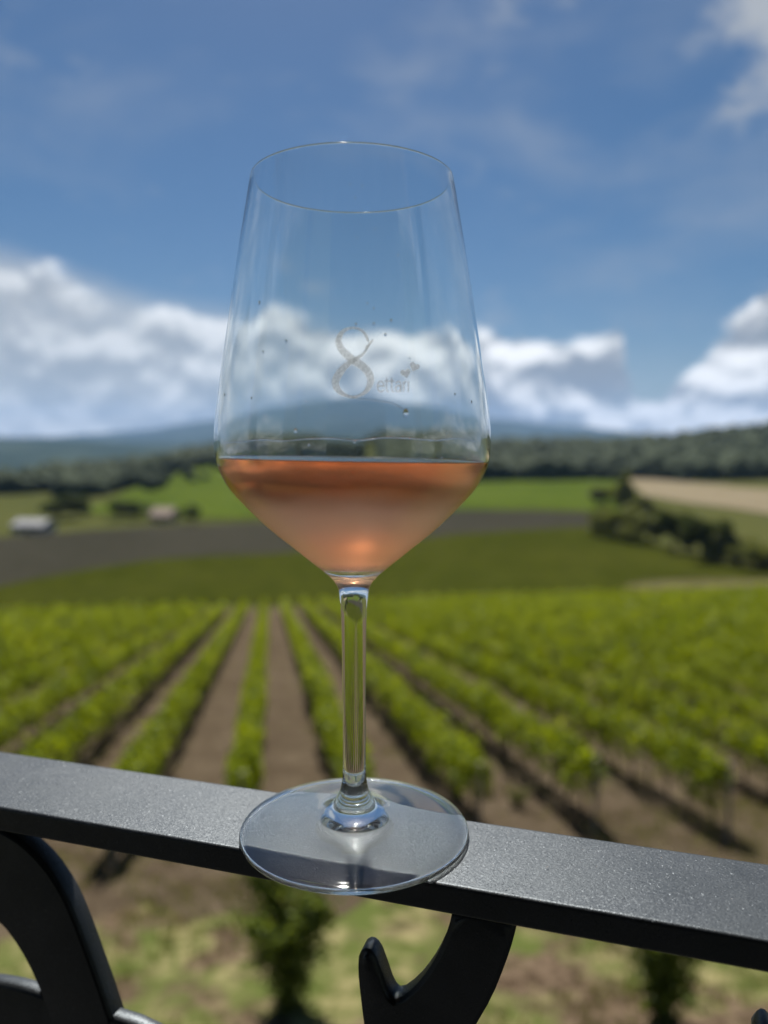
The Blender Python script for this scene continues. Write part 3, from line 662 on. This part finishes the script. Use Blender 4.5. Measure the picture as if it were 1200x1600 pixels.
# outward test on the outer wall: the normal must have a positive radial part there
if fn[len(inner) + len(rim) + 20, 0] < 0: fn = -fn
nI = len(inner) + len(rim)
cuts = [0, nI + i_neck, nI + i_foot, len(full) - 1]
for nm, a, b_, mat in (('bowl', cuts[0], cuts[1], MAT['mist']), ('stem', cuts[1], cuts[2], MAT['glass']), ('foot', cuts[2], cuts[3], MAT['glass'])):
    pr = full[a:b_ + 1][::-1]; o = lathe_mesh(nm, pr, SEG, mat, glass)
    # winding check against the wanted normal
    pl = o.data.polygons[len(o.data.polygons) // 2]; c = pl.center; i_ = (len(o.data.polygons) // 2) // SEG
    want = fn[a:b_ + 1][::-1][i_]; rad = Vector((c.x, c.y, 0)).normalized(); wv = rad * want[0] + Vector((0, 0, want[1]))
    if pl.normal.dot(wv) < 0: o.data.flip_normals()
    setn(o, pr, fn[a:b_ + 1][::-1])
tag(glass, 'stemmed wine glass part filled with rose wine, standing on the handrail', 'wine glass')

# the wine
m, t, out = newmat('rose_wine')
gl = N(t, 'ShaderNodeBsdfGlass'); gl.inputs['IOR'].default_value = 1.34; gl.inputs['Roughness'].default_value = 0
t.links.new(gl.outputs[0], out.inputs['Surface'])
va = N(t, 'ShaderNodeVolumeAbsorption'); va.inputs['Density'].default_value = 38; va.inputs['Color'].default_value = (.998, .54, .14, 1)
t.links.new(va.outputs[0], out.inputs['Volume']); MAT['wine'] = m
ZW = .1342
ip = inner[::-1]; ip = ip[ip[:, 1] < ZW]
grow = prof_normals(ip); grow = grow if grow[-1, 0] > 0 else -grow
wp = ip + grow * .00012
wp[0, 0] = .00002
rtop = wp[-1, 0]
men = [(rtop + .00002, ZW + .0003), (rtop - .0003, ZW + .00015), (rtop - .0009, ZW + .00004), (rtop - .002, ZW), (rtop * .7, ZW), (rtop * .35, ZW), (.00002, ZW)]
wine = lathe_mesh('wine', np.vstack([wp, men]), SEG, MAT['wine'], None)
wine.location = (0, 0, .00025)
for q in wine.data.vertices:                      # the glass leans a touch, the wine stays level
    if q.co.z > ZW - .004: q.co.z -= q.co.x * .018 * min(1, (q.co.z - ZW + .004) / .004)
wine.data.update()
pl = wine.data.polygons[SEG * (len(wp) // 2)]
if pl.normal.dot(Vector((pl.center.x, pl.center.y, 0))) < 0: wine.data.flip_normals()
tag(wine, 'pale salmon rose wine filling the lower bowl of the glass', 'wine')

# etched marks and drops on the front of the bowl
orad = lambda z: float(np.interp(z, outer[:100][::-1, 1], outer[:100][::-1, 0]))
def bowl_hit(px, py, off=.00006):
    r = ray(px, py); r = r / np.linalg.norm(r); tt = .15
    for _ in range(60):
        q = CAM + r * tt; q[2] -= .00025; g = math.hypot(q[0], q[1]) - (orad(q[2]) + off)
        tt += g * .7
    return q
m, t, out = newmat('etched_frost')
d = N(t, 'ShaderNodeBsdfPrincipled'); d.inputs['Base Color'].default_value = (.62, .65, .67, 1); d.inputs['Roughness'].default_value = .5
tr = N(t, 'ShaderNodeBsdfTranslucent'); tr.inputs['Color'].default_value = (.85, .88, .9, 1)
tp = N(t, 'ShaderNodeBsdfTransparent'); tcx = N(t, 'ShaderNodeTexCoord')
b = N(t, 'ShaderNodeBump'); b.inputs['Strength'].default_value = .9; b.inputs['Distance'].default_value = .0003
t.links.new(NOISE(t, tcx.outputs['Object'], 3500, 2), b.inputs['Height']); t.links.new(b.outputs[0], d.inputs['Normal'])
m1 = N(t, 'ShaderNodeMixShader'); m1.inputs[0].default_value = .5; t.links.new(d.outputs[0], m1.inputs[1]); t.links.new(tr.outputs[0], m1.inputs[2])
m2 = N(t, 'ShaderNodeMixShader'); put(t, m2.inputs[0], SMOOTH(t, NOISE(t, tcx.outputs['Object'], 2600, 2), .35, .65, .45, .85))
t.links.new(tp.outputs[0], m2.inputs[1]); t.links.new(m1.outputs[0], m2.inputs[2]); t.links.new(m2.outputs[0], out.inputs[0]); MAT['etch'] = m
def etched(name, strokes):
    """strokes: lists of (px, py, width px) centre lines, wrapped onto the glass"""
    bm = bmesh.new(); 
    for si, st in enumerate(strokes):
        st = np.array(st, float); closed = np.allclose(st[0, :2], st[-1, :2]); L = []
        for i in range(len(st)):
            a = st[i - 1] if i > 0 else (st[-2] if closed else st[i]); c_ = st[i + 1] if i < len(st) - 1 else (st[1] if closed else st[i])
            dd = c_[:2] - a[:2]; dd /= max(np.linalg.norm(dd), 1e-6); nn = np.array([-dd[1], dd[0]]) * st[i, 2] / 2
            of = .00005 + .000006 * si
            L.append((bm.verts.new(bowl_hit(*(st[i, :2] + nn), of)), bm.verts.new(bowl_hit(*(st[i, :2] - nn), of))))
        for u, v_ in zip(L, L[1:]): bm.faces.new((u[0], u[1], v_[1], v_[0]))
    bmesh.ops.recalc_face_normals(bm, faces=bm.faces[:])
    return from_bm(name, bm, MAT['etch'], glass, True)
def fine(pts, per=8): return spline(pts, per).tolist()
# the 8: one stroke of swelling width, with a small flick at the upper right
etched('numeral', [
    fine([(576, 541, 3), (567, 553, 4), (556, 561, 6), (542, 570, 9), (531, 582, 11.5), (524, 597, 11.5), (529, 610, 9), (541, 618, 5), (553, 620, 3.5), (566, 616, 5), (575, 607, 8), (579, 594, 11), (575, 581, 12), (565, 571, 12.5), (552, 563, 13), (541, 554, 12), (532, 543, 11), (529, 531, 9.5), (535, 519, 6.5), (546, 513, 4), (557, 513, 4), (567, 518, 4.5), (573, 527, 4.5), (575.5, 534, 3)]),
    fine([(571, 545, 3.5), (577, 538, 4.5), (582.5, 530.5, 3)])])
def circ(cx, cy, rx, ry, a0, a1, w, n=18): return [(cx + rx * math.cos(R(a)), cy + ry * math.sin(R(a)), w) for a in np.linspace(a0, a1, n)]
lw = 2.1
etched('lettering', [
    [(590, 603, lw), (600.5, 603, lw)], circ(595, 604, 5.2, 8.2, 5, -325, lw)[::1],                       # e
    [(604, 590, lw), (604, 608, lw), (605.2, 611.5, lw), (608, 612, lw)], [(601, 595.5, lw), (608, 595.5, lw)],    # t
    [(612, 590, lw), (612, 608, lw), (613.2, 611.5, lw), (616, 612, lw)], [(609, 595.5, lw), (616, 595.5, lw)],    # t
    circ(622.2, 607, 3.8, 4.8, 0, 360, lw), fine([(618.5, 599, lw), (621, 596, lw), (624.5, 596.5, lw), (626.2, 600, lw), (626.4, 612, lw)], 4),   # a
    [(630.5, 596, lw), (630.5, 612, lw)], fine([(630.5, 601, lw), (632, 597.5, lw), (635, 596, lw)], 4),  # r
    [(638, 596, lw), (638, 612.5, lw)]])                                                                 # i
def heart(cx, cy, s, rot):
    bm = bmesh.new(); ctr = bm.verts.new(bowl_hit(cx, cy)); L = []
    for a in np.linspace(0, 2 * math.pi, 28, endpoint=False):
        hx = 16 * math.sin(a) ** 3; hy = -(13 * math.cos(a) - 5 * math.cos(2 * a) - 2 * math.cos(3 * a) - math.cos(4 * a))
        x_ = hx * math.cos(rot) - hy * math.sin(rot); y_ = hx * math.sin(rot) + hy * math.cos(rot)
        L.append(bm.verts.new(bowl_hit(cx + x_ * s, cy + y_ * s)))
    for u, v_ in zip(L, L[1:] + L[:1]): bm.faces.new((ctr, u, v_))
    bmesh.ops.recalc_face_normals(bm, faces=bm.faces[:]); from_bm('heart', bm, MAT['etch'], glass, True)
heart(634, 583, .5, R(-12)); heart(647.5, 573, .5, R(22))
m, t, out = newmat('wine_drop'); gl = N(t, 'ShaderNodeBsdfGlass'); gl.inputs['IOR'].default_value = 1.34; gl.inputs['Roughness'].default_value = 0; t.links.new(gl.outputs[0], out.inputs[0]); MAT['drop'] = m
bm = bmesh.new(); bmesh.ops.create_icosphere(bm, subdivisions=2, radius=1); drop_me = bpy.data.meshes.new('droplet'); bm.to_mesh(drop_me); bm.free(); drop_me.materials.append(MAT['drop'])
for q in drop_me.polygons: q.use_smooth = True
def droplet(px, py, s, tall=1.2):
    q = bowl_hit(px, py, 0); a = math.atan2(q[1], q[0]); o = link('droplet', drop_me, glass); o.location = q; o.rotation_euler = (0, 0, a); o.scale = (s * .45, s, s * tall)
droplet(634, 645, .00085, 1.5); droplet(462, 673, .0006)
for px, py, s in [(405, 473, .5), (447, 533, .4), (411, 550, .35), (556, 507, .4), (584, 506, .4), (611, 501, .4), (602, 523, .4), (351, 617, .4), (737, 628, .4), (393, 622, .35), (554, 691, .3), (483, 695, .3), (574, 474, .3), (584, 482, .3), (586, 358, .3), (558, 372, .25), (622, 399, .3), (555, 309, .25), (566, 290, .25), (547, 288, .25), (698, 676, .3), (711, 616, .35), (640, 560, .25), (690, 715, .3)]:
    droplet(px, py, s * .001)

def film(pix, w=.00012):
    bm = bmesh.new(); tube(bm, [Vector(bowl_hit(a, b2, -.00002)) for a, b2 in spline(pix, 5)], [w * random.uniform(.6, 1.1) for _ in range((len(pix) - 1) * 5 + 1)], 8)
    from_bm('wine_film', bm, MAT['drop'], glass, True)
film([(548, 622), (572, 624), (596, 627), (616, 631), (630, 640)])
film([(352, 692), (380, 690), (410, 687), (440, 689), (480, 686), (520, 685), (556, 688), (600, 684), (640, 685), (680, 688), (715, 685), (742, 690)], .0002)

# ------------------------------------------------------------------ haze between here and the mountains
m, t, out = newmat('haze_air'); pv = N(t, 'ShaderNodeVolumePrincipled')
pv.inputs['Color'].default_value = (.27, .44, .74, 1); pv.inputs['Density'].default_value = 0.6e-4; pv.inputs['Anisotropy'].default_value = .2
t.links.new(pv.outputs[0], out.inputs['Volume'])
bm = bmesh.new(); box_bm(bm, -15200, 15200, -120, 14300, -90, 690); o = from_bm('haze', bm, m); tag(o, kind='stuff')
